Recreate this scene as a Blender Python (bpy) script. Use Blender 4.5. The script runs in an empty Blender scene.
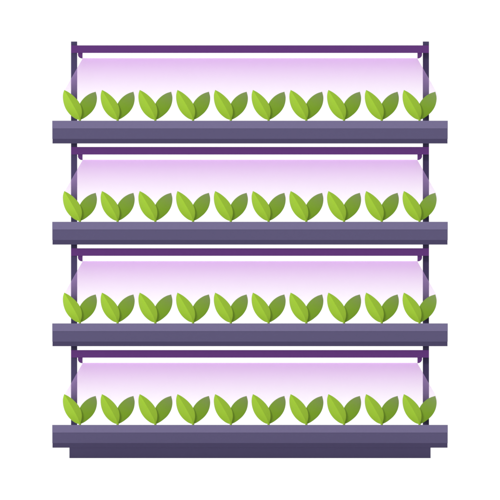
import bpy, bmesh, math
from mathutils import Vector

U = 0.005                                   # metres per unit of the drawing grid
def X(p): return (p - 250.0) * U
def Z(p): return (458.1 - p) * U

scene = bpy.context.scene
COL = scene.collection

# ------------------------------------------------------------------ materials
def lin(c):
    c = c / 255.0
    return c / 12.92 if c <= 0.04045 else ((c + 0.055) / 1.055) ** 2.4

def paint(name, rgb, rough=0.55, spec=0.12, var=0.03, scale=60.0, bump=0.05, coords='Object', stretch=(1, 1, 1)):
    m = bpy.data.materials.new(name)
    m.use_nodes = True
    nt = m.node_tree
    b = nt.nodes['Principled BSDF']
    b.inputs['Roughness'].default_value = rough
    b.inputs['Specular IOR Level'].default_value = spec
    tc = nt.nodes.new('ShaderNodeTexCoord')
    mp = nt.nodes.new('ShaderNodeMapping'); mp.inputs['Scale'].default_value = stretch
    nz = nt.nodes.new('ShaderNodeTexNoise'); nz.inputs['Scale'].default_value = scale
    nz.inputs['Detail'].default_value = 3
    nt.links.new(tc.outputs[coords], mp.inputs[0]); nt.links.new(mp.outputs[0], nz.inputs['Vector'])
    mx = nt.nodes.new('ShaderNodeMix'); mx.data_type = 'RGBA'
    mx.inputs[6].default_value = (*[v * (1 - var) for v in rgb], 1)
    mx.inputs[7].default_value = (*[v * (1 + var) for v in rgb], 1)
    nt.links.new(nz.outputs['Fac'], mx.inputs[0]); nt.links.new(mx.outputs[2], b.inputs['Base Color'])
    if bump:
        bp = nt.nodes.new('ShaderNodeBump'); bp.inputs['Strength'].default_value = bump
        bp.inputs['Distance'].default_value = 0.001
        n2 = nt.nodes.new('ShaderNodeTexNoise'); n2.inputs['Scale'].default_value = 900
        nt.links.new(tc.outputs[coords], n2.inputs['Vector'])
        nt.links.new(n2.outputs['Fac'], bp.inputs['Height']); nt.links.new(bp.outputs[0], b.inputs['Normal'])
    return m

def alb(r, g, b, k):                        # picture colour -> surface colour under this light
    return tuple(max(lin(v) / k - 0.004, 0.002) for v in (r, g, b))

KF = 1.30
M_RIM   = paint('lilac_grey_lit_lip', alb(119, 111, 147, KF))  # tray lip: its lighter, lit tone is put into the colour
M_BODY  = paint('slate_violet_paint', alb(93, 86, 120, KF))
M_DARK  = paint('dark_violet_and_shade', alb(74, 67, 99, KF))  # base colour; on the trays, shade along the bottom put into the colour
M_POST  = paint('post_violet_paint', alb(78, 71, 106, KF))
M_LAMP  = paint('purple_enamel', alb(98, 54, 122, KF))
M_LEAF  = paint('bright_leaf', (0.285, 0.475, 0.030), rough=0.6, spec=0.15, var=0.02, scale=25, bump=0.03)
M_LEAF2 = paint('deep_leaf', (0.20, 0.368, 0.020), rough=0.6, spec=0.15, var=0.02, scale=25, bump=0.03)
M_STEM  = paint('leaf_stem', (0.28, 0.46, 0.028), var=0.04, scale=40)
M_SOIL  = paint('dark_soil', (0.035, 0.024, 0.018), rough=0.95, var=0.5, scale=140, bump=0.8)
M_BACK  = paint('white_paper', (0.88, 0.88, 0.88), rough=0.9, spec=0.0, var=0.0, bump=0)

def tube_mat():
    m = bpy.data.materials.new('lit_tube'); m.use_nodes = True
    b = m.node_tree.nodes['Principled BSDF']
    b.inputs['Base Color'].default_value = (0.8, 0.8, 0.8, 1)
    b.inputs['Emission Color'].default_value = (1.0, 0.86, 1.0, 1)
    b.inputs['Emission Strength'].default_value = 1.05
    return m
M_TUBE = tube_mat()

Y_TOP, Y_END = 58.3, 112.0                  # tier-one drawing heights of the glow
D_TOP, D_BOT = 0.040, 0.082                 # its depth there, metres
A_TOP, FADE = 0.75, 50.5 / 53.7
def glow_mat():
    """lamp glow put into the tint and density of a volume: Volume only, thinning out with distance from the tube"""
    m = bpy.data.materials.new('painted_lamp_glow'); m.use_nodes = True
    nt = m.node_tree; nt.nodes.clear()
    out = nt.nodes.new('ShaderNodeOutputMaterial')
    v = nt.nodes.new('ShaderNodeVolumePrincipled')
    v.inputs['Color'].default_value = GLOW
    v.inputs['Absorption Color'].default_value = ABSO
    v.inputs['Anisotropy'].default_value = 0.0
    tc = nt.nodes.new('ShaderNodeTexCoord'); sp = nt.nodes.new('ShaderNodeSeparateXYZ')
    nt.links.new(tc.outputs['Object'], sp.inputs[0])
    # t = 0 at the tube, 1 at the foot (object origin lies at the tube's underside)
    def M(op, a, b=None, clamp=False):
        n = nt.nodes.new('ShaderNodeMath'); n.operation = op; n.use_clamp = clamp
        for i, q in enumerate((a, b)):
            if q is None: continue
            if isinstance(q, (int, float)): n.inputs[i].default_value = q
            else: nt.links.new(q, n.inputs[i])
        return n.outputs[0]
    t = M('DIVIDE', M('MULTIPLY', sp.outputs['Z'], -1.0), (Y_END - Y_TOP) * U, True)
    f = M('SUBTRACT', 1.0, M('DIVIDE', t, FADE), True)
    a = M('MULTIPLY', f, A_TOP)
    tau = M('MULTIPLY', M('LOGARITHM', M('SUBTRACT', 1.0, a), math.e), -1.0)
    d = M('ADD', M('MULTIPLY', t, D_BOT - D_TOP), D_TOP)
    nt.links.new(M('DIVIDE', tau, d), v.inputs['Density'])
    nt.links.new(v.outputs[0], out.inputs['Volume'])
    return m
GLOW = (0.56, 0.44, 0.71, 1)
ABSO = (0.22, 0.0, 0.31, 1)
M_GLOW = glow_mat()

# ------------------------------------------------------------------ helpers
def link(name, me, mat, parent=None, loc=(0, 0, 0)):
    o = bpy.data.objects.new(name, me); COL.objects.link(o)
    if mat: me.materials.append(mat)
    o.location = loc
    if parent: o.parent = parent
    return o

def bm_mesh(name, bm, smooth=False):
    bmesh.ops.recalc_face_normals(bm, faces=bm.faces)
    me = bpy.data.meshes.new(name); bm.to_mesh(me); bm.free()
    if smooth:
        for p in me.polygons: p.use_smooth = True
    return me

def add_box(bm, x0, x1, y0, y1, z0, z1, bev=0.0015):
    r = bmesh.ops.create_cube(bm, size=1.0)
    vs = r['verts']
    for v in vs:
        v.co = Vector((x0 + (v.co.x + .5) * (x1 - x0), y0 + (v.co.y + .5) * (y1 - y0), z0 + (v.co.z + .5) * (z1 - z0)))
    if bev:
        es = list({e for v in vs for e in v.link_edges})
        bmesh.ops.bevel(bm, geom=es, offset=bev, segments=2, affect='EDGES', profile=0.5)

def prism(bm, prof, axis, a, b):
    """closed profile [(u, z)] extruded along axis from a to b"""
    def P(u, z, s): return (u, s, z) if axis == 'y' else (s, u, z)
    v0 = [bm.verts.new(P(u, z, a)) for u, z in prof]
    v1 = [bm.verts.new(P(u, z, b)) for u, z in prof]
    n = len(prof)
    bm.faces.new(v0); bm.faces.new(v1[::-1])
    for i in range(n):
        bm.faces.new((v0[i], v0[(i + 1) % n], v1[(i + 1) % n], v1[i]))

def empty(name, loc, label, cat, group=None):
    o = bpy.data.objects.new(name, None); COL.objects.link(o)
    o.empty_display_size = 0.05
    o.location = loc; o['label'] = label; o['category'] = cat
    if group: o['group'] = group
    return o

def copy_tree(o, parent=None):
    c = o.copy(); COL.objects.link(c)
    if parent: c.parent = parent
    for ch in [q for q in list(o.children)]:
        copy_tree(ch, c)
    return c

# ------------------------------------------------------------------ depth layout (y; camera looks along +y)
Y_FRONT, Y_POST, Y_POSTB = -0.062, 0.050, 0.080
TIERS = [120.7, 221.8, 323.4, 424.9]        # tray top heights on the grid
NAMES = ['top', 'second', 'third', 'bottom']

# ------------------------------------------------------------------ setting
bm = bmesh.new(); add_box(bm, -9.0, 9.0, 4.0, 4.05, -4.0, 7.0, 0)
bd = link('backdrop', bm_mesh('backdrop', bm), M_BACK)
bd['kind'] = 'structure'; bd['label'] = 'plain white backdrop wall behind the rack'
bm = bmesh.new(); add_box(bm, -7.0, 7.0, -0.6, 0.6, -2.5, -0.0002, 0.002)
pl = link('floor', bm_mesh('floor', bm), M_BACK)
pl['kind'] = 'structure'; pl['label'] = 'plain white platform that the rack stands on'

# ------------------------------------------------------------------ rack
rack = empty('plant_rack', (0, 0.02, 0), 'tall dark violet rack frame with two upright posts and a long base carrying four trays', 'plant rack')
def rel(o): o.location = (0, -0.02, 0); return o
for a, b in ((71.0, 77.2), (422.8, 429.0)):
    bm = bmesh.new(); add_box(bm, X(a), X(b), Y_POST, Y_POSTB, Z(447.7), Z(41.5), 0.0012)
    rel(link('post', bm_mesh('post', bm), M_POST, rack))
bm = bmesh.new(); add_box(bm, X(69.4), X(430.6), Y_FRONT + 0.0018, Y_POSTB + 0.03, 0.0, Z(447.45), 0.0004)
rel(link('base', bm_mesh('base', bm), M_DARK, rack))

# ------------------------------------------------------------------ planting tray (origin: middle of its underside)
HT = 22.8                                    # tray height on the grid
tray = empty('planting_tray', (0, 0, 0), 'tray', 'planting tray', 'planting trays on the rack')
x0, x1 = X(52.3), X(447.7)
def tz(p): return (HT - p) * U               # p = grid units below the tray top
yb = Y_POST - 0.0006
bm = bmesh.new(); add_box(bm, x0 + .001, x1 - .001, Y_FRONT + .001, yb - .001, tz(HT), tz(18.3), 0.0004)  # lowest band of the tray, shaped to carry the painted shade
link('bottom_shade_band', bm_mesh('bottom_shade_band', bm), M_DARK, tray)
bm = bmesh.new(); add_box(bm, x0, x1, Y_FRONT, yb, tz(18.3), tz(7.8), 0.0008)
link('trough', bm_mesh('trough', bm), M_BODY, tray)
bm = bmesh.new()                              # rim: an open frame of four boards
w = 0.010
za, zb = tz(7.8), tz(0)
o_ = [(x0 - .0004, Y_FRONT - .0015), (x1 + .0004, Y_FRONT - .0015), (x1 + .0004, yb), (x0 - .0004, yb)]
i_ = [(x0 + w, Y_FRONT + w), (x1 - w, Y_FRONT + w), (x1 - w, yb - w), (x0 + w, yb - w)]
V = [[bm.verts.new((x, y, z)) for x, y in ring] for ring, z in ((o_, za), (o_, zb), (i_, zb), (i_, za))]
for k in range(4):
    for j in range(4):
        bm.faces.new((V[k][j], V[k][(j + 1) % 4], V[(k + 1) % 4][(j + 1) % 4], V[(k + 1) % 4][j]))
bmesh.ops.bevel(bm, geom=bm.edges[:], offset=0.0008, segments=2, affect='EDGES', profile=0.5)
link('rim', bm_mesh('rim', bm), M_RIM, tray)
bm = bmesh.new()                              # growing medium, gently lumpy
NX, NY = 220, 12
sx0, sx1, sy0, sy1 = x0 + w + .0005, x1 - w - .0005, Y_FRONT + w + .0005, yb - w - .0005
zs = tz(1.4)
g = [[bm.verts.new((sx0 + (sx1 - sx0) * i / NX, sy0 + (sy1 - sy0) * j / NY,
      zs + 0.0018 * math.sin(i * 1.7 + j * 2.3) * math.cos(j * 1.9 - i * .6))) for j in range(NY + 1)] for i in range(NX + 1)]
for i in range(NX):
    for j in range(NY): bm.faces.new((g[i][j], g[i + 1][j], g[i + 1][j + 1], g[i][j + 1]))
edge = [g[i][0] for i in range(NX + 1)] + [g[NX][j] for j in range(1, NY + 1)] + [g[i][NY] for i in range(NX - 1, -1, -1)] + [g[0][j] for j in range(NY - 1, 0, -1)]
low = [bm.verts.new((v.co.x, v.co.y, tz(7.7))) for v in edge]
for k in range(len(edge)):
    n = (k + 1) % len(edge); bm.faces.new((edge[k], edge[n], low[n], low[k]))
bm.faces.new(low)
link('soil', bm_mesh('soil', bm, True), M_SOIL, tray)

# ------------------------------------------------------------------ grow light (origin: middle of the tube's underside)
lamp = empty('grow_light', (0, 0, 0), 'lamp', 'grow light', 'grow lights above the trays')
def lz(p): return (58.3 - p) * U
bm = bmesh.new(); add_box(bm, X(71.0), X(429.0), -0.026, Y_POST - .0006, lz(53.1), lz(45.5), 0.0008)
link('housing', bm_mesh('housing', bm), M_LAMP, lamp)
for side in (-1, 1):
    bm = bmesh.new()
    def bx(p): return side * (X(p) * -1)
    pr = [(77.9, 52.9), (82.6, 52.9), (82.6, 58.6)]
    for k in range(0, 9):
        a = k / 8 * math.pi / 2
        pr.append((82.0 - 4.1 * math.sin(a), 54.6 + 4.0 * math.cos(a)))
    prism(bm, [(bx(p), lz(q)) for p, q in pr], 'y', -0.016, 0.016)
    link('end_bracket', bm_mesh('end_bracket', bm), M_LAMP, lamp)
bm = bmesh.new()
r = bmesh.ops.create_cone(bm, cap_ends=True, segments=32, radius1=0.0122, radius2=0.0122, depth=X(417.3) - X(82.7))
for v in bm.verts: v.co = Vector((v.co.z, v.co.x, v.co.y + lz(55.75)))
link('light_tube', bm_mesh('light_tube', bm, False), M_TUBE, lamp)
# the tube's glow, painted as a tinted volume below it
bm = bmesh.new()
sl = 6.0 / 10.5 * (Y_END - Y_TOP) * U
zt, zb2 = 0.0, -(Y_END - Y_TOP) * U
hx = X(417.2); OF = 0.007
q = [(-hx, -D_TOP / 2, zt), (hx, -D_TOP / 2, zt), (hx, D_TOP / 2, zt), (-hx, D_TOP / 2, zt),
     (-hx - sl, OF - D_BOT / 2, zb2), (hx + sl, OF - D_BOT / 2, zb2), (hx + sl, OF + D_BOT / 2, zb2), (-hx - sl, OF + D_BOT / 2, zb2)]
vs = [bm.verts.new(c) for c in q]
for f in ((0, 1, 2, 3), (7, 6, 5, 4), (0, 4, 5, 1), (1, 5, 6, 2), (2, 6, 7, 3), (3, 7, 4, 0)):
    bm.faces.new([vs[i] for i in f])
gl = link('glow', bm_mesh('glow', bm), M_GLOW, lamp)

# ------------------------------------------------------------------ seedling (origin: foot of the stem)
def interp(pts, t):
    """Catmull-Rom through pts by chord length, t in 0..1"""
    P = [Vector(p) for p in pts]
    d = [0.0]
    for a, b in zip(P, P[1:]): d.append(d[-1] + (b - a).length)
    s = t * d[-1]
    i = max(j for j in range(len(d) - 1) if d[j] <= s + 1e-9)
    u = (s - d[i]) / (d[i + 1] - d[i])
    p0 = P[i - 1] if i > 0 else P[i] * 2 - P[i + 1]
    p1, p2 = P[i], P[i + 1]
    p3 = P[i + 2] if i + 2 < len(P) else P[i + 1] * 2 - P[i]
    return 0.5 * ((2 * p1) + (-p0 + p2) * u + (2 * p0 - 5 * p1 + 4 * p2 - p3) * u * u + (-p0 + 3 * p1 - 3 * p2 + p3) * u ** 3)

SX, SY = 80.0, 121.0                          # foot of the first seedling on the grid
def leaf(name, mid, lft, rgt, depth, mat, parent, th=0.0014, n=26, m=5):
    """mid/lft/rgt: grid outlines from base to tip; depth(px, py, side, w): y of the surface there (w 0 at midrib, 1 at edge)"""
    bm = bmesh.new()
    rows = []
    for i in range(n + 1):
        t = i / n
        c, a, b = interp(mid, t), interp(lft, t), interp(rgt, t)
        row = []
        for k in range(-m, m + 1):
            w_ = abs(k) / m
            p = c.lerp(a if k < 0 else b, w_)
            row.append((p.x, p.y, depth(p.x, (p - c).length, -1 if k < 0 else 1, t)))
        rows.append(row)
    fr = [[bm.verts.new(((p - SX) * U, y - th / 2, (SY - q) * U)) for p, q, y in r_] for r_ in rows]
    bk = [[bm.verts.new(((p - SX) * U, y + th / 2, (SY - q) * U)) for p, q, y in r_] for r_ in rows]
    for i in range(n):
        for k in range(2 * m):
            bm.faces.new((fr[i][k], fr[i][k + 1], fr[i + 1][k + 1], fr[i + 1][k]))
            bm.faces.new((bk[i][k], bk[i + 1][k], bk[i + 1][k + 1], bk[i][k + 1]))
        for k in (0, 2 * m):
            bm.faces.new((fr[i][k], fr[i + 1][k], bk[i + 1][k], bk[i][k]))
    bmesh.ops.remove_doubles(bm, verts=bm.verts[:], dist=1e-6)
    me = bm_mesh(name, bm, True)
    me.set_sharp_from_angle(angle=math.radians(28))
    return link(name, me, mat, parent)

plant = empty('seedling', (0, 0, 0), 'seedling', 'seedling', 'seedlings growing in the trays')
A_mid = [(80.2, 120.3), (78.6, 115.4), (76.3, 110.8), (72.2, 103.4), (68.3, 96.8), (64.4, 90.2)]
A_lft = [(80.2, 120.3), (76.8, 119.5), (73.2, 117.4), (69.2, 113.8), (65.9, 109.0), (63.9, 103.6), (63.1, 98.4), (63.3, 94.0), (64.4, 90.2)]
A_rgt = [(80.2, 120.3), (81.4, 117.0), (82.05, 113.2), (81.9, 109.6), (81.0, 106.0), (79.0, 102.2), (76.2, 98.7), (72.6, 95.3), (68.6, 92.4), (64.4, 90.2)]
B_mid = [(80.2, 120.3), (83.2, 114.6), (87.0, 108.4), (91.4, 100.4), (95.9, 92.0)]
B_lft = [(80.2, 120.3), (79.1, 115.0), (78.7, 110.5), (79.4, 105.8), (80.9, 102.4), (83.6, 98.9), (87.0, 95.9), (91.2, 93.5), (95.9, 92.0)]
B_rgt = [(80.2, 120.3), (84.0, 118.6), (88.2, 115.7), (92.2, 112.0), (95.2, 107.4), (96.8, 102.4), (97.1, 97.2), (95.9, 92.0)]
LT, RT = math.tan(math.radians(40)), math.tan(math.radians(25))
def depth_a(p, e, s, t):
    return -0.004 - 0.013 * math.sin(min(1.0, t * 1.15) * math.pi * 0.5) + e * U * (LT if s < 0 else RT)
RR = math.tan(math.radians(24))
def depth_b(p, e, s, t):
    return 0.004 * min(1, t * 5) + max(p - 80.0, -0.3) * U * RR
leaf('leaf', A_mid, A_lft, A_rgt, depth_a, M_LEAF, plant)
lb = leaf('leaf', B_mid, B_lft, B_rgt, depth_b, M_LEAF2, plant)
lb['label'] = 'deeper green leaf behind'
bm = bmesh.new()                               # stem: a short tapering tube, flaring into the leaves
rings = []
for zz, xx, rr in ((-1.6, 0.0, 1.35), (-0.4, 0.0, 1.25), (0.6, 0.05, 1.15), (1.5, 0.15, 1.3), (2.6, 0.3, 0.8), (3.4, 0.4, 0.25)):
    rings.append([bm.verts.new(((xx + rr * math.cos(k * math.pi / 6)) * U, rr * 0.8 * math.sin(k * math.pi / 6) * U + 0.001, zz * U)) for k in range(12)])
for a, b in zip(rings, rings[1:]):
    for k in range(12): bm.faces.new((a[k], a[(k + 1) % 12], b[(k + 1) % 12], b[k]))
bm.faces.new(rings[0]); bm.faces.new(rings[-1])
link('stem', bm_mesh('stem', bm, True), M_STEM, plant)

# ------------------------------------------------------------------ repeats
ORD = ['first', 'second', 'third', 'fourth', 'fifth', 'sixth', 'seventh', 'eighth', 'ninth', 'tenth']
TRAY_L = ['slate violet planting tray on the highest level of the rack, ten seedlings in it',
          'slate violet planting tray second from the top of the rack',
          'slate violet planting tray third from the top of the rack',
          'lowest slate violet planting tray, resting on the dark base of the rack']
LAMP_L = ['purple grow light at the very top of the rack, with no tray above it',
          'purple grow light just beneath the top tray, shining on the second tray',
          'purple grow light just beneath the second tray, shining on the third tray',
          'lowest purple grow light, beneath the third tray and shining on the bottom tray']
first = dict(t=tray, l=lamp, p=plant)
used = set()
def take(key):
    if key not in used:
        used.add(key); return first[key]
    return copy_tree(first[key])
for i, ty in enumerate(TIERS):
    t = take('t'); t.location = (0, 0, Z(ty + HT)); t['label'] = TRAY_L[i]
    l = take('l'); l.location = (0, 0, Z(ty - 62.35 + (-0.2 if i == 0 else 0.3 if i in (1, 3) else 0))); l['label'] = LAMP_L[i]
    for k in range(10):
        p = take('p'); p.location = (X(79.8 + 37.74 * k), -0.020, Z(ty))
        where = 'at the left end' if k == 0 else 'at the right end' if k == 9 else '%s from the left' % ORD[k]
        p['label'] = 'two-leaved green seedling %s in the %s tray%s' % (where, NAMES[i], '' if i in (0, 3) else ' from the top')

# ------------------------------------------------------------------ light and world
w_ = bpy.data.worlds.new('World'); scene.world = w_; w_.use_nodes = True
w_.node_tree.nodes['Background'].inputs[0].default_value = (1, 1, 1, 1)
w_.node_tree.nodes['Background'].inputs[1].default_value = 0.77

az, el, D = math.radians(42), math.radians(3), 60.0
LS = 0.73
ld = bpy.data.lights.new('added_left_light', 'AREA'); ld.shape = 'DISK'; ld.size = 14.0  # unseen lamp added at the left to brighten the leaves' left halves
ld.energy = math.pi ** 2 * LS * D * D
lo = bpy.data.objects.new('added_left_light', ld); COL.objects.link(lo)
lo.location = (-D * math.sin(az) * math.cos(el), -D * math.cos(az) * math.cos(el), 1.0 + D * math.sin(el))
lo.rotation_euler = (Vector((0, 0, 1.0)) - lo.location).to_track_quat('-Z', 'Y').to_euler()

# ------------------------------------------------------------------ camera
cd = bpy.data.cameras.new('camera'); cd.type = 'ORTHO'; cd.ortho_scale = 500 * U
cd.clip_end = 200
co = bpy.data.objects.new('camera', cd); COL.objects.link(co)
co.location = (0, -8, Z(250)); co.rotation_euler = (math.pi / 2, 0, 0)
scene.camera = co

scene.view_settings.view_transform = 'Standard'
scene.view_settings.look = 'None'
scene.view_settings.exposure = 0; scene.view_settings.gamma = 1
c = scene.cycles
c.use_denoising = True
c.max_bounces = 6; c.volume_bounces = 3; c.diffuse_bounces = 4
c.transparent_max_bounces = 16
c.volume_step_rate = 0.6
